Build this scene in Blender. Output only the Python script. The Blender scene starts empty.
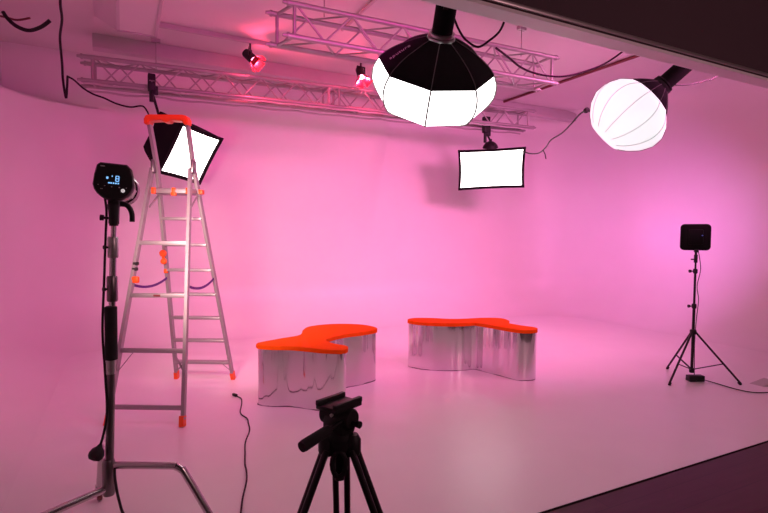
import bpy, bmesh, math, random
from mathutils import Vector, Matrix, Quaternion
from math import sin, cos, pi, radians, hypot, atan2
random.seed(4)
SC = bpy.context.scene
COL = SC.collection
V = Vector

# ------------------------------------------------------------------ materials
def mat(name, color, rough=0.6, metal=0.0, spec=0.5, emit=None, strength=0.0, bump=0.0, bscale=40.0,
        stretch=(1, 1, 1), vary=0.0, vscale=6.0, sheen=0.0, trans=0.0):
    m = bpy.data.materials.new(name)
    m.use_nodes = True
    nt = m.node_tree
    b = nt.nodes['Principled BSDF']
    b.inputs['Base Color'].default_value = (*color, 1)
    b.inputs['Roughness'].default_value = rough
    b.inputs['Metallic'].default_value = metal
    b.inputs['Specular IOR Level'].default_value = spec
    if sheen:
        b.inputs['Sheen Weight'].default_value = sheen
    if trans:
        b.inputs['Transmission Weight'].default_value = trans
    if emit:
        b.inputs['Emission Color'].default_value = (*emit, 1)
        b.inputs['Emission Strength'].default_value = strength
    if bump or vary:
        tc = nt.nodes.new('ShaderNodeTexCoord')
        mp = nt.nodes.new('ShaderNodeMapping')
        mp.inputs['Scale'].default_value = stretch
        nt.links.new(tc.outputs['Object'], mp.inputs['Vector'])
    if vary:
        n = nt.nodes.new('ShaderNodeTexNoise')
        n.inputs['Scale'].default_value = vscale
        n.inputs['Detail'].default_value = 4
        nt.links.new(mp.outputs['Vector'], n.inputs['Vector'])
        mx = nt.nodes.new('ShaderNodeMix')
        mx.data_type = 'RGBA'
        mx.inputs[6].default_value = (*[c * (1 - vary) for c in color], 1)
        mx.inputs[7].default_value = (*[min(1, c * (1 + vary)) for c in color], 1)
        nt.links.new(n.outputs['Fac'], mx.inputs[0])
        nt.links.new(mx.outputs[2], b.inputs['Base Color'])
    if bump:
        n2 = nt.nodes.new('ShaderNodeTexNoise')
        n2.inputs['Scale'].default_value = bscale
        n2.inputs['Detail'].default_value = 3
        nt.links.new(mp.outputs['Vector'], n2.inputs['Vector'])
        bp = nt.nodes.new('ShaderNodeBump')
        bp.inputs['Strength'].default_value = bump
        bp.inputs['Distance'].default_value = 0.02
        nt.links.new(n2.outputs['Fac'], bp.inputs['Height'])
        nt.links.new(bp.outputs['Normal'], b.inputs['Normal'])
    return m

M = {}
M['cyc'] = mat('cyc_paint', (0.82, 0.79, 0.80), 0.38, vary=0.03, vscale=2.0, spec=0.35)
M['stage'] = mat('stage_paint', (0.84, 0.81, 0.82), 0.32, vary=0.03, vscale=3.0, bump=0.03, bscale=6, spec=0.35)
M['ceil'] = mat('ceiling_paint', (0.70, 0.66, 0.66), 0.8, vary=0.04, vscale=1.5, spec=0.2)
M['beam'] = mat('beam_paint', (0.55, 0.50, 0.52), 0.6, vary=0.05)
M['dark'] = mat('dark_soffit_paint', (0.085, 0.055, 0.065), 0.8, vary=0.10, vscale=2, spec=0.2)
M['jamb'] = mat('jamb_paint', (0.80, 0.75, 0.76), 0.6, vary=0.05, spec=0.3)
M['strip'] = mat('trim_metal', (0.55, 0.5, 0.5), 0.35, metal=0.8, vary=0.05)
M['gap'] = mat('painted_gap_shade', (0.01, 0.008, 0.009), 0.9, vary=0.1)  # near-black colour stands in for shade on the stage step
M['alu'] = mat('ladder_aluminium', (0.36, 0.335, 0.345), 0.50, metal=0.6, vary=0.06, vscale=12)
M['truss'] = mat('truss_aluminium', (0.42, 0.39, 0.40), 0.48, metal=0.6, vary=0.08, vscale=9)
M['orange_plastic'] = mat('orange_plastic', (0.85, 0.095, 0.010), 0.45, vary=0.06, vscale=10)
M['orange_felt'] = mat('orange_felt', (0.90, 0.105, 0.004), 0.95, vary=0.10, vscale=22, bump=0.35, bscale=90, spec=0.1)
M['chrome'] = mat('mirror_sheet', (0.84, 0.83, 0.84), 0.08, metal=1.0, vary=0.06, vscale=2.2, bump=0.42, bscale=2.6, stretch=(3, 3, 0.4))
nt_ = M['chrome'].node_tree
b_ = nt_.nodes['Principled BSDF']
gl_ = nt_.nodes.new('ShaderNodeBsdfAnisotropic')
gl_.inputs['Roughness'].default_value = 0.36
gl_.inputs['Anisotropy'].default_value = -0.9
tg_ = nt_.nodes.new('ShaderNodeTangent')
tg_.direction_type = 'RADIAL'
tg_.axis = 'Z'
nt_.links.new(tg_.outputs[0], gl_.inputs['Tangent'])
gl_.inputs['Color'].default_value = (0.86, 0.85, 0.86, 1)
for l_ in list(nt_.links):
    if l_.to_socket == b_.inputs['Normal']:
        nt_.links.new(l_.from_socket, gl_.inputs['Normal'])
mx_ = nt_.nodes.new('ShaderNodeMixShader')
mx_.inputs[0].default_value = 0.2
out_ = nt_.nodes['Material Output']
nt_.links.new(b_.outputs[0], mx_.inputs[1])
nt_.links.new(gl_.outputs[0], mx_.inputs[2])
nt_.links.new(mx_.outputs[0], out_.inputs['Surface'])
M['steel'] = mat('stand_steel', (0.60, 0.57, 0.58), 0.22, metal=1.0, vary=0.06, vscale=12)
M['darksteel'] = mat('dark_steel', (0.22, 0.19, 0.20), 0.35, metal=0.9, vary=0.1, vscale=12)
M['black'] = mat('black_plastic', (0.012, 0.011, 0.012), 0.5, vary=0.15, vscale=14, spec=0.35)
M['blackmetal'] = mat('black_anodised', (0.016, 0.014, 0.016), 0.35, metal=0.3, vary=0.15, vscale=14)
M['fabric'] = mat('black_fabric', (0.009, 0.008, 0.009), 0.9, vary=0.15, vscale=30, bump=0.15, bscale=150, spec=0.12)
M['rubber'] = mat('cable_rubber', (0.012, 0.010, 0.011), 0.6, vary=0.1, spec=0.3)
M['lamp_black'] = mat('lamp_black', (0.004, 0.0035, 0.004), 0.7, vary=0.1, spec=0.15)
M['piping'] = mat('grey_piping', (0.09, 0.085, 0.085), 0.7, vary=0.1)
M['ring'] = mat('ring_metal', (0.6, 0.58, 0.58), 0.3, metal=0.9, vary=0.05)
M['diffuser'] = mat('lantern_diffuser', (0.9, 0.9, 0.9), 0.8, emit=(1.0, 0.965, 0.96), strength=4.2, vary=0.02)
M['globe'] = mat('globe_diffuser', (0.9, 0.9, 0.9), 0.8, emit=(0.88, 0.985, 1.0), strength=0.66, vary=0.02)
M['panel'] = mat('softbox_diffuser', (0.9, 0.9, 0.9), 0.8, emit=(1.0, 0.955, 0.915), strength=4.2, vary=0.02)
M['seam'] = mat('diffuser_seam', (0.22, 0.22, 0.20), 0.9, vary=0.05)
M['red_gel'] = mat('red_gel', (0.30, 0.004, 0.008), 0.3, emit=(1.0, 0.03, 0.12), strength=0.05, vary=0.1, vscale=20)
M['bulb'] = mat('lit_bulb', (1, 0.8, 0.8), 0.5, emit=(1.0, 0.62, 0.66), strength=4.0, vary=0.02)
M['screen'] = mat('display_glow', (0.01, 0.02, 0.05), 0.4, emit=(0.22, 0.52, 1.0), strength=1.1, vary=0.02)
M['blue_led'] = mat('blue_led', (0.01, 0.01, 0.05), 0.4, emit=(0.15, 0.18, 0.9), strength=0.5, vary=0.02)
M['white_dial'] = mat('white_dial', (0.85, 0.85, 0.85), 0.4, vary=0.03, emit=(1, 1, 1), strength=0.35)
M['silver_print'] = mat('silver_print', (0.5, 0.48, 0.48), 0.5, vary=0.05)
M['tape'] = mat('silver_tape', (0.48, 0.44, 0.45), 0.35, metal=0.6, vary=0.25, vscale=50)
M['strap'] = mat('violet_webbing', (0.10, 0.02, 0.20), 0.8, vary=0.15, vscale=30)
M['brown'] = mat('brown_plastic', (0.16, 0.03, 0.035), 0.5, vary=0.1)
M['glossbarrel'] = mat('gloss_black_barrel', (0.035, 0.020, 0.026), 0.22, metal=0.5, vary=0.1)
M['grip'] = mat('foam_grip', (0.014, 0.012, 0.013), 0.85, vary=0.15, vscale=40)

def wood():
    m = mat('dark_plank_floor', (0.12, 0.055, 0.05), 0.45, spec=0.3)
    nt = m.node_tree
    b = nt.nodes['Principled BSDF']
    tc = nt.nodes.new('ShaderNodeTexCoord')
    br = nt.nodes.new('ShaderNodeTexBrick')
    br.inputs['Color1'].default_value = (0.085, 0.032, 0.034, 1)
    br.inputs['Color2'].default_value = (0.066, 0.025, 0.028, 1)
    br.inputs['Mortar'].default_value = (0.045, 0.02, 0.022, 1)
    br.inputs['Scale'].default_value = 1.0
    br.inputs['Mortar Size'].default_value = 0.003
    br.inputs['Brick Width'].default_value = 1.6
    br.inputs['Row Height'].default_value = 0.19
    n = nt.nodes.new('ShaderNodeTexNoise')
    n.inputs['Scale'].default_value = 5
    n.inputs['Detail'].default_value = 6
    mp = nt.nodes.new('ShaderNodeMapping')
    mp.inputs['Scale'].default_value = (0.6, 6, 1)
    mx = nt.nodes.new('ShaderNodeMix')
    mx.data_type = 'RGBA'
    mx.blend_type = 'MULTIPLY'
    mx.inputs[0].default_value = 0.5
    nt.links.new(tc.outputs['Object'], br.inputs['Vector'])
    nt.links.new(tc.outputs['Object'], mp.inputs['Vector'])
    nt.links.new(mp.outputs['Vector'], n.inputs['Vector'])
    nt.links.new(br.outputs['Color'], mx.inputs[6])
    nt.links.new(n.outputs['Fac'], mx.inputs[7])
    nt.links.new(mx.outputs[2], b.inputs['Base Color'])
    return m
M['wood'] = wood()

# ------------------------------------------------------------------ mesh builder
class MB:
    def __init__(self):
        self.bm = bmesh.new()

    def box(self, c, s, rot=None, bevel=0.0):
        hx, hy, hz = s[0] / 2, s[1] / 2, s[2] / 2
        R = rot if rot is not None else Matrix.Identity(3)
        c = V(c)
        t = bmesh.new()
        vs = [t.verts.new(V((x * hx, y * hy, z * hz))) for x in (-1, 1) for y in (-1, 1) for z in (-1, 1)]
        for f in ((0, 1, 3, 2), (4, 6, 7, 5), (0, 4, 5, 1), (2, 3, 7, 6), (0, 2, 6, 4), (1, 5, 7, 3)):
            t.faces.new([vs[i] for i in f])
        if bevel:
            bmesh.ops.bevel(t, geom=t.edges[:], offset=bevel, segments=2, affect='EDGES', profile=0.5)
        for v in t.verts:
            v.co = R @ v.co + c
        self._merge(t)
        return self

    def _merge(self, t):
        bmesh.ops.recalc_face_normals(t, faces=t.faces[:])
        me = bpy.data.meshes.new('tmp')
        t.to_mesh(me)
        t.free()
        self.bm.from_mesh(me)
        bpy.data.meshes.remove(me)

    def tube(self, pts, r, seg=10, close=False, caps=True, flat=None, up0=None):
        """sweep a round (or flat=(w,t)) section along points; r a number or list"""
        pts = [V(p) for p in pts]
        n = len(pts)
        rs = r if isinstance(r, (list, tuple)) else [r] * n
        t = bmesh.new()
        tang = []
        for i in range(n):
            a = pts[max(i - 1, 0)] if not close else pts[i - 1]
            b = pts[min(i + 1, n - 1)] if not close else pts[(i + 1) % n]
            tang.append((b - a).normalized())
        up = V(up0) if up0 else (V((0, 0, 1)) if abs(tang[0].z) < 0.9 else V((1, 0, 0)))
        rings = []
        for i in range(n):
            x = tang[i].cross(up)
            if x.length < 1e-5:
                x = tang[i].orthogonal()
            x.normalize()
            y = x.cross(tang[i]).normalized()
            up = y
            if flat:
                w, h = flat
                ring = [t.verts.new(pts[i] + x * w / 2 * sx + y * h / 2 * sy) for sx, sy in ((-1, -1), (1, -1), (1, 1), (-1, 1))]
            else:
                ring = [t.verts.new(pts[i] + (x * cos(2 * pi * k / seg) + y * sin(2 * pi * k / seg)) * rs[i]) for k in range(seg)]
            rings.append(ring)
        m = len(rings[0])
        for i in range(n - 1 if not close else n):
            A, B = rings[i], rings[(i + 1) % n]
            for k in range(m):
                t.faces.new((A[k], A[(k + 1) % m], B[(k + 1) % m], B[k]))
        if caps and not close:
            t.faces.new(rings[0][::-1])
            t.faces.new(rings[-1])
        self._merge(t)
        return self

    def cyl(self, a, b, r0, r1=None, seg=16):
        return self.tube([a, b], [r0, r0 if r1 is None else r1], seg)

    def lathe(self, base, axis, prof, seg=24, facets=0, sub=4, phase=0.0, xdir=None, close_ends=True):
        """prof: list of (distance along axis, radius)"""
        axis = V(axis).normalized()
        x = V(xdir) if xdir else axis.orthogonal()
        x = (x - axis * x.dot(axis)).normalized()
        y = axis.cross(x)
        base = V(base)
        if facets:
            ang = []
            for k in range(facets):
                for j in range(sub):
                    f = j / sub
                    a0, a1 = 2 * pi * k / facets, 2 * pi * (k + 1) / facets
                    p = V((cos(a0), sin(a0))) * (1 - f) + V((cos(a1), sin(a1))) * f
                    ang.append((atan2(p.y, p.x) + phase, p.length))
        else:
            ang = [(2 * pi * k / seg + phase, 1.0) for k in range(seg)]
        t = bmesh.new()
        rings = []
        for s, r in prof:
            if r < 1e-5:
                rings.append([t.verts.new(base + axis * s)])
            else:
                rings.append([t.verts.new(base + axis * s + (x * cos(a) + y * sin(a)) * r * q) for a, q in ang])
        for A, B in zip(rings, rings[1:]):
            n = max(len(A), len(B))
            for k in range(n):
                k2 = (k + 1) % n
                if len(A) == 1 and len(B) == 1:
                    continue
                if len(A) == 1:
                    t.faces.new((A[0], B[k], B[k2]))
                elif len(B) == 1:
                    t.faces.new((A[k], A[k2], B[0]))
                else:
                    t.faces.new((A[k], A[k2], B[k2], B[k]))
        if close_ends:
            for R_ in (rings[0], rings[-1]):
                if len(R_) > 2:
                    t.faces.new(R_)
        self._merge(t)
        return self

    def prism(self, outline, z0, z1, bevel=0.0, segs=3, cap_bottom=True):
        t = bmesh.new()
        lo = [t.verts.new((x, y, z0)) for x, y in outline]
        hi = [t.verts.new((x, y, z1)) for x, y in outline]
        n = len(lo)
        for k in range(n):
            t.faces.new((lo[k], lo[(k + 1) % n], hi[(k + 1) % n], hi[k]))
        top = t.faces.new(hi)
        bot = t.faces.new(lo[::-1])
        if bevel:
            ed = list(top.edges) + list(bot.edges)
            bmesh.ops.bevel(t, geom=ed, offset=bevel, segments=segs, affect='EDGES', profile=0.5)
        self._merge(t)
        return self

    def quad(self, pts):
        t = bmesh.new()
        t.faces.new([t.verts.new(V(p)) for p in pts])
        me = bpy.data.meshes.new('tmp'); t.to_mesh(me); t.free()
        self.bm.from_mesh(me); bpy.data.meshes.remove(me)
        return self

    def build(self, name, m, parent=None, origin=None, angle=38, smooth=True):
        org = V(parent.get('_o', (0, 0, 0))) if parent is not None else V(origin or (0, 0, 0))
        bmesh.ops.translate(self.bm, verts=self.bm.verts[:], vec=-org)
        me = bpy.data.meshes.new(name)
        self.bm.to_mesh(me)
        self.bm.free()
        if smooth:
            me.polygons.foreach_set('use_smooth', [True] * len(me.polygons))
            me.set_sharp_from_angle(angle=radians(angle))
        me.materials.append(M[m])
        o = bpy.data.objects.new(name, me)
        COL.objects.link(o)
        o['_o'] = tuple(org)
        if parent is not None:
            o.parent = parent
        else:
            o.location = org
        return o

def tag(o, label, cat, group=None):
    o['label'] = label
    o['category'] = cat
    if group:
        o['group'] = group
    return o

def thing(name, loc, label, cat, group=None):
    o = bpy.data.objects.new(name, None)
    COL.objects.link(o)
    o.location = loc
    o.empty_display_size = 0.1
    o['_o'] = tuple(loc)
    return tag(o, label, cat, group)

def struct(o):
    o['kind'] = 'structure'
    return o

def spline(pts, n=8, close=False):
    """Catmull-Rom through points"""
    pts = [V(p) for p in pts]
    N = len(pts)
    out = []
    rng = range(N) if close else range(N - 1)
    for i in rng:
        if close:
            p0, p1, p2, p3 = pts[i - 1], pts[i], pts[(i + 1) % N], pts[(i + 2) % N]
        else:
            p0, p1, p2, p3 = pts[max(i - 1, 0)], pts[i], pts[i + 1], pts[min(i + 2, N - 1)]
        for k in range(n):
            t = k / n
            out.append(0.5 * ((2 * p1) + (p2 - p0) * t + (2 * p0 - 5 * p1 + 4 * p2 - p3) * t * t + (3 * p1 - p0 - 3 * p2 + p3) * t ** 3))
    if not close:
        out.append(pts[-1])
    return out

def frame(x, z):
    """rotation whose columns are x, y, z (z kept, x orthogonalised)"""
    z = V(z).normalized()
    x = V(x)
    x = (x - z * x.dot(z)).normalized()
    y = z.cross(x)
    return Matrix((x, y, z)).transposed()

# ------------------------------------------------------------------ camera
YAW, PITCH, ROLL = radians(27), radians(-2.4), radians(0.6)
fw = V((sin(YAW) * cos(PITCH), cos(YAW) * cos(PITCH), sin(PITCH)))
rt0 = V((cos(YAW), -sin(YAW), 0))
up0 = rt0.cross(fw)
RT = rt0 * cos(ROLL) + up0 * sin(ROLL)
UP = up0 * cos(ROLL) - rt0 * sin(ROLL)
FW = fw
cd = bpy.data.cameras.new('camera')
cam = bpy.data.objects.new('camera', cd)
COL.objects.link(cam)
cam.matrix_world = Matrix.Translation((0, 0, 1.5)) @ Matrix((RT, UP, -FW)).transposed().to_4x4()
cd.sensor_width = 36
cd.lens = 510 / 768 * 36
cd.clip_start = 0.05
SC.camera = cam

# ------------------------------------------------------------------ room shell
UL, UR, VB, VF, ZC, ZT = -1.35, 8.3, 8.05, 2.02, 3.9, 3.2
RL, RR, CV = 1.05, 1.6, 0.75
VREAR = -2.6
# plan of the curved white wall
plan = [((UL, VF), (1, 0))]
for k in range(25):
    a = pi - k / 24 * pi / 2
    plan.append(((UL + RL + RL * cos(a), VB - RL + RL * sin(a)), (-cos(a), -sin(a))))
plan += [((UL + RL + 0.02, VB), (0, -1)), ((3.8, VB), (0, -1)), ((4.2, VB), (0, -1))]
for k in range(25):
    a = pi / 2 - k / 24 * pi / 2
    plan.append(((UR - RR + RR * cos(a), VB - RR + RR * sin(a)), (-cos(a), -sin(a))))
plan.append(((UR, VF), (-1, 0)))
prof = [(CV * (1 - sin(a)), CV * (1 - cos(a))) for a in [k / 16 * pi / 2 for k in range(17)]]   # (inset, z)
prof.append((0, ZT))
prof_hi = prof[:-1] + [(0, ZC - 0.5)] + [(0.5 * (1 - cos(a)), ZC - 0.5 + 0.5 * sin(a)) for a in [k / 12 * pi / 2 for k in range(1, 13)]]
prof_mid = prof[:-1] + [(0, CV + (ZC - CV) * k / 13) for k in range(1, 14)]
prof_lo = prof[:-1] + [(0, CV + (ZT - CV) * k / 13) for k in range(1, 14)]
t = bmesh.new()
rows = []
for (p, n) in plan:
    rows.append([t.verts.new((p[0] + n[0] * i, p[1] + n[1] * i, z + 0.001)) for i, z in (prof_hi if p[0] > 3.9 else prof_mid if p[0] > UL + RL + 0.01 else prof_lo)])
for A, B in zip(rows, rows[1:]):
    for k in range(len(prof_hi) - 1):
        t.faces.new((A[k], A[k + 1], B[k + 1], B[k]))
m = MB(); m._merge(t)
wb = struct(m.build('wall_back', 'cyc', angle=60))
# ledge that closes the rounded corners, and the flat wall above it
m = MB()
for (cx, cr, s, u0) in ((UL + RL, RL, -1, UL),):
    pts = []
    for k in range(25):
        a = k / 24 * pi / 2
        pts.append((cx + s * cr * sin(a), VB - cr + cr * cos(a)))
    pts.append((u0, VB))
    m.prism(pts if s < 0 else pts[::-1], ZT - 0.02, ZT)
struct(m.build('trim_1', 'cyc'))
m = MB().box(((UL + UR) / 2, VB + 0.0604, (ZT + ZC) / 2), (UR - UL + 0.3, 0.12, ZC - ZT))
m.box(((UL + UR) / 2, VB + 0.09, ZT / 2), (UR - UL + 0.3, 0.06, ZT))
struct(m.build('wall_back', 'cyc'))
m = MB().box((UL - 0.08, (VREAR + VB) / 2, ZC / 2), (0.13, VB - VREAR + 0.3, ZC))
struct(m.build('wall_left', 'ceil'))
m = MB().box((UR + 0.08, (VREAR + VB) / 2, ZC / 2), (0.13, VB - VREAR + 0.3, ZC))
struct(m.build('wall_right', 'ceil'))
m = MB().box(((UL + UR) / 2, VREAR - 0.06, ZC / 2), (UR - UL + 0.3, 0.12, ZC))
struct(m.build('wall_front', 'dark'))
m = MB().box(((UL + UR) / 2, (VF + 0.1 + VB) / 2 + 0.05, ZC + 0.05), (UR - UL + 0.3, VB - VF + 0.2, 0.1))
struct(m.build('ceiling', 'ceil'))
m = MB().box(((UL + UR) / 2, (VREAR + VF) / 2, ZC - 0.55), (UR - UL + 0.3, VF - VREAR - 0.02, 0.1))
struct(m.build('ceiling', 'dark'))
# floors
m = MB().box(((UL + UR) / 2, (VF + VB) / 2 + 0.006, -0.02), (UR - UL, VB - VF - 0.012, 0.04))
struct(m.build('floor', 'stage'))
m = MB().box(((UL + UR) / 2, (VREAR + VF) / 2, -0.035), (UR - UL + 0.2, VF - VREAR - 0.006, 0.06))
struct(m.build('floor', 'wood'))
m = MB().box(((UL + UR) / 2, VF + 0.008, -0.021), (UR - UL, 0.006, 0.04))  # dark strip in place of the shaded white stage edge
struct(m.build('trim_shade', 'gap'))
# dark header wall over the stage edge, its pale underside and metal edge strip
ZH = 2.617
m = MB().box(((UL + UR) / 2, VF + 0.05, (ZH + 0.02 + ZC) / 2), (UR - UL, 0.10, ZC - ZH - 0.02))
struct(m.build('wall_header', 'dark'))
m = MB().box(((UL + UR) / 2, VF + 0.060, ZH + 0.009), (UR - UL, 0.105, 0.018))
m.box(((UL + UR) / 2, VF + 0.108, ZH + 0.5), (UR - UL, 0.012, 1.0))
struct(m.build('trim_3', 'jamb'))
m = MB().box(((UL + UR) / 2, VF - 0.004, ZH + 0.034), (UR - UL, 0.012, 0.020), bevel=0.003)
struct(m.build('trim_4', 'strip'))
# ceiling beam and tapered ceiling box
m = MB().box((3.73, 7.25, 3.815), (8.1, 0.16, 0.17), bevel=0.008)
tag(m.build('ceiling_beam', 'beam', origin=(3.85, 7.45, 3.9)), 'long painted steel beam fixed along the ceiling just behind the farther truss', 'beam')
cb = thing('ceiling_duct', (0.15, 5.4, 3.9), 'pale boxed duct with sloping side on the ceiling above the ladder', 'duct')
t = bmesh.new()
lo = [(-0.05, 4.2, 3.7), (0.35, 4.2, 3.7), (0.35, 6.37, 3.7), (-0.05, 6.37, 3.7)]
hi = [(-0.27, 4.0, 3.9), (0.39, 4.0, 3.9), (0.39, 6.62, 3.9), (-0.27, 6.62, 3.9)]
a = [t.verts.new(p) for p in lo]; b = [t.verts.new(p) for p in hi]
t.faces.new(a); t.faces.new(b[::-1])
for k in range(4):
    t.faces.new((a[k], a[(k + 1) % 4], b[(k + 1) % 4], b[k]))
m = MB(); m._merge(t); m.build('casing', 'ceil', cb)
m = MB().box((0.335, 5.28, 3.694), (0.03, 2.15, 0.014)).box((0.15, 6.355, 3.694), (0.4, 0.03, 0.014)).box((-0.035, 5.28, 3.694), (0.03, 2.15, 0.014))
m.build('edge_flange', 'beam', cb)

# ------------------------------------------------------------------ trusses
def truss(A, B, size, label, bays, joint=None, skew=0.0, lashing=False):
    A, B = V(A), V(B)
    d = (B - A).normalized()
    s = d.cross(V((0, 0, 1))).normalized()          # towards the camera
    up = s.cross(d).normalized()
    root = thing('lighting_truss', tuple((A + B) / 2), label, 'truss', 'aluminium trusses under the ceiling')
    h = size / 2
    L = (B - A).length
    corner = {}
    for sx in (1, -1):
        for sz in (1, -1):
            off = s * h * sx + up * h * sz
            c0 = A + off - d * (skew if sx < 0 else 0)
            c1 = B + off
            corner[(sx, sz)] = (c0, c1)
            ch = MB().cyl(c0, c1, 0.025, seg=14).build('chord', 'truss', root)
            for e, dd in ((c0, -1), (c1, 1)):
                MB().lathe(e, d * dd, [(0, 0.03), (0.02, 0.03), (0.022, 0.02), (0.06, 0.014), (0.06, 0)], seg=12).build('coupler_pin', 'truss', ch)
    def lacing(k0, k1, n, ph):
        a0, a1 = corner[k0]; b0, b1 = corner[k1]
        pts = []
        for i in range(n + 1):
            f = 0.02 + 0.96 * i / n
            pts.append(a0.lerp(a1, f) if (i + ph) % 2 == 0 else b0.lerp(b1, f))
        mm = MB()
        for p, q in zip(pts, pts[1:]):
            mm.cyl(p, q, 0.0095, seg=8)
        mm.build('lacing', 'truss', root)
    lacing((1, 1), (1, -1), bays, 0)
    lacing((-1, 1), (-1, -1), bays, 1)
    lacing((1, 1), (-1, 1), bays, 0)
    lacing((1, -1), (-1, -1), bays, 1)
    for f in (0.015, 0.985) + ((joint - 0.012, joint + 0.012) if joint else ()):
        ps = [corner[k][0].lerp(corner[k][1], f) for k in ((1, 1), (1, -1), (-1, -1), (-1, 1))]
        mm = MB()
        for i in range(4):
            mm.cyl(ps[i], ps[(i + 1) % 4], 0.016, seg=10)
        mm.build('end_frame', 'truss', root)
    if lashing:
        pts = []
        n = 60
        p0, p1 = A - s * (h + .06) - up * (h + 0.045), B - s * (h + 0.06) - up * (h + 0.045)
        for i in range(n + 1):
            pts.append(p0.lerp(p1, i / n) + up * (0.008 * sin(i * 1.1) + random.uniform(-.006, .006)))
        MB().tube(pts, 0.013, 8).build('lashed_cable', 'beam', root)
        p0, p1 = A + s * (h + .02) - up * (h + 0.04), B + s * (h + 0.02) - up * (h + 0.04)
        pts = [p0.lerp(p1, i / n) + up * (0.006 * sin(i * 1.7)) for i in range(n + 1)]
        MB().tube(pts, 0.010, 8).build('lashed_cable', 'beam', root)
    # steel drop wires to the ceiling
    for f in (0.12, 0.88):
        p = A.lerp(B, f) + up * h
        mm = MB().cyl(p, (p.x, p.y, ZC), 0.006, seg=8)
        mm.box((p.x, p.y, ZC - 0.02), (0.1, 0.05, 0.04))
        mm.build('drop_wire', 'truss', root)
    return root
truss((-0.40, 7.08, 3.40), (6.05, 6.62, 3.44), 0.27, 'long aluminium truss close to the curved back wall, holding both softboxes', 26, joint=0.47, lashing=True)
truss((1.34, 4.68, 3.42), (4.45, 4.58, 3.42), 0.29, 'shorter aluminium truss nearer the stage edge, behind the octagonal lantern', 11, skew=0.09)

# ------------------------------------------------------------------ ceiling rail with two red spots
m = MB().box((2.1, 6.45, 3.855), (3.5, 0.035, 0.03), bevel=0.004).box((2.1, 6.45, 3.885), (3.5, 0.012, 0.034))
tag(m.build('track_rail', 'beam', origin=(2.1, 6.45, 3.9)), 'slim lighting rail on the ceiling carrying two small red spotlights', 'rail')
def spot(p, aim, label):
    p = V(p); aim = V(aim).normalized()
    root = thing('spotlight', tuple(p + V((0, 0, 0.16))), label, 'spotlight', 'small red spotlights on the ceiling rail')
    side = aim.cross(V((0, 0, 1))).normalized()
    m = MB().tube([p + side * 0.065, p + side * 0.065 + V((0, 0, 0.09)), p - side * 0.065 + V((0, 0, 0.09)), p - side * 0.065], 0.007, flat=(0.025, 0.006))
    m.cyl(p + V((0, 0, 0.09)), (p.x, p.y, 3.842), 0.012)
    m.build('yoke', 'black', root)
    MB().lathe(p - aim * 0.09, aim, [(0, 0), (0, 0.045), (0.02, 0.055), (0.15, 0.058), (0.15, 0.05), (0.14, 0)], seg=20).build('housing', 'black', root)
    MB().lathe(p + aim * 0.056, aim, [(0, 0), (0.003, 0.045), (0.008, 0)], seg=20).build('lens', 'bulb', root)
    R = frame(side, aim)
    for k in range(4):
        a = k * pi / 2
        dx = R @ V((cos(a), sin(a), 0)); dy = R @ V((-sin(a), cos(a), 0))
        q = p + aim * 0.066
        w0, w1 = 0.045, 0.065
        b0 = q + dx * 0.058; b1 = q + aim * 0.085 + dx * 0.105
        t = bmesh.new()
        vs = [t.verts.new(x) for x in (b0 - dy * w0, b0 + dy * w0, b1 + dy * w1, b1 - dy * w1)]
        nn = (b1 - b0).cross(dy).normalized() * 0.003
        vt = [t.verts.new(v.co + nn) for v in vs]
        t.faces.new(vs); t.faces.new(vt[::-1])
        for i in range(4):
            t.faces.new((vs[i], vs[(i + 1) % 4], vt[(i + 1) % 4], vt[i]))
        mm = MB(); mm._merge(t); mm.build('gel_flap', 'red_gel', root)
    ld = bpy.data.lights.new('spot_bulb', 'POINT')
    ld.energy = 30; ld.color = (1, 0.06, 0.15); ld.shadow_soft_size = 0.03
    lo = bpy.data.objects.new('spot_bulb', ld)
    COL.objects.link(lo)
    lo.location = p + aim * 0.10
    lo.rotation_euler = aim.to_track_quat('-Z', 'Y').to_euler()
spot((1.405, 6.45, 3.68), (0.65, -0.35, -0.65), 'small black spotlight with red flaps left of the shorter truss')
spot((2.90, 6.45, 3.70), (0.1, -0.45, -0.9), 'small black spotlight with red flaps just left of the octagonal lantern')

# ceiling pipes running across
MB_ = MB().cyl((2.28, 2.2, 3.875), (2.28, 5.6, 3.875), 0.018)
tag(MB_.build('ceiling_pipe', 'beam', origin=(2.28, 3.9, 3.9)), 'thin grey pipe on the ceiling above the shorter truss', 'pipe', 'pipes across the ceiling')
MB_ = MB().cyl((6.0, 2.2, 3.875), (6.0, 7.36, 3.875), 0.020)
tag(MB_.build('ceiling_pipe', 'red_pipe' if 'red_pipe' in M else 'brown', origin=(6.0, 4.8, 3.9)), 'thin reddish pipe on the ceiling between the two lanterns', 'pipe', 'pipes across the ceiling')

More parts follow.
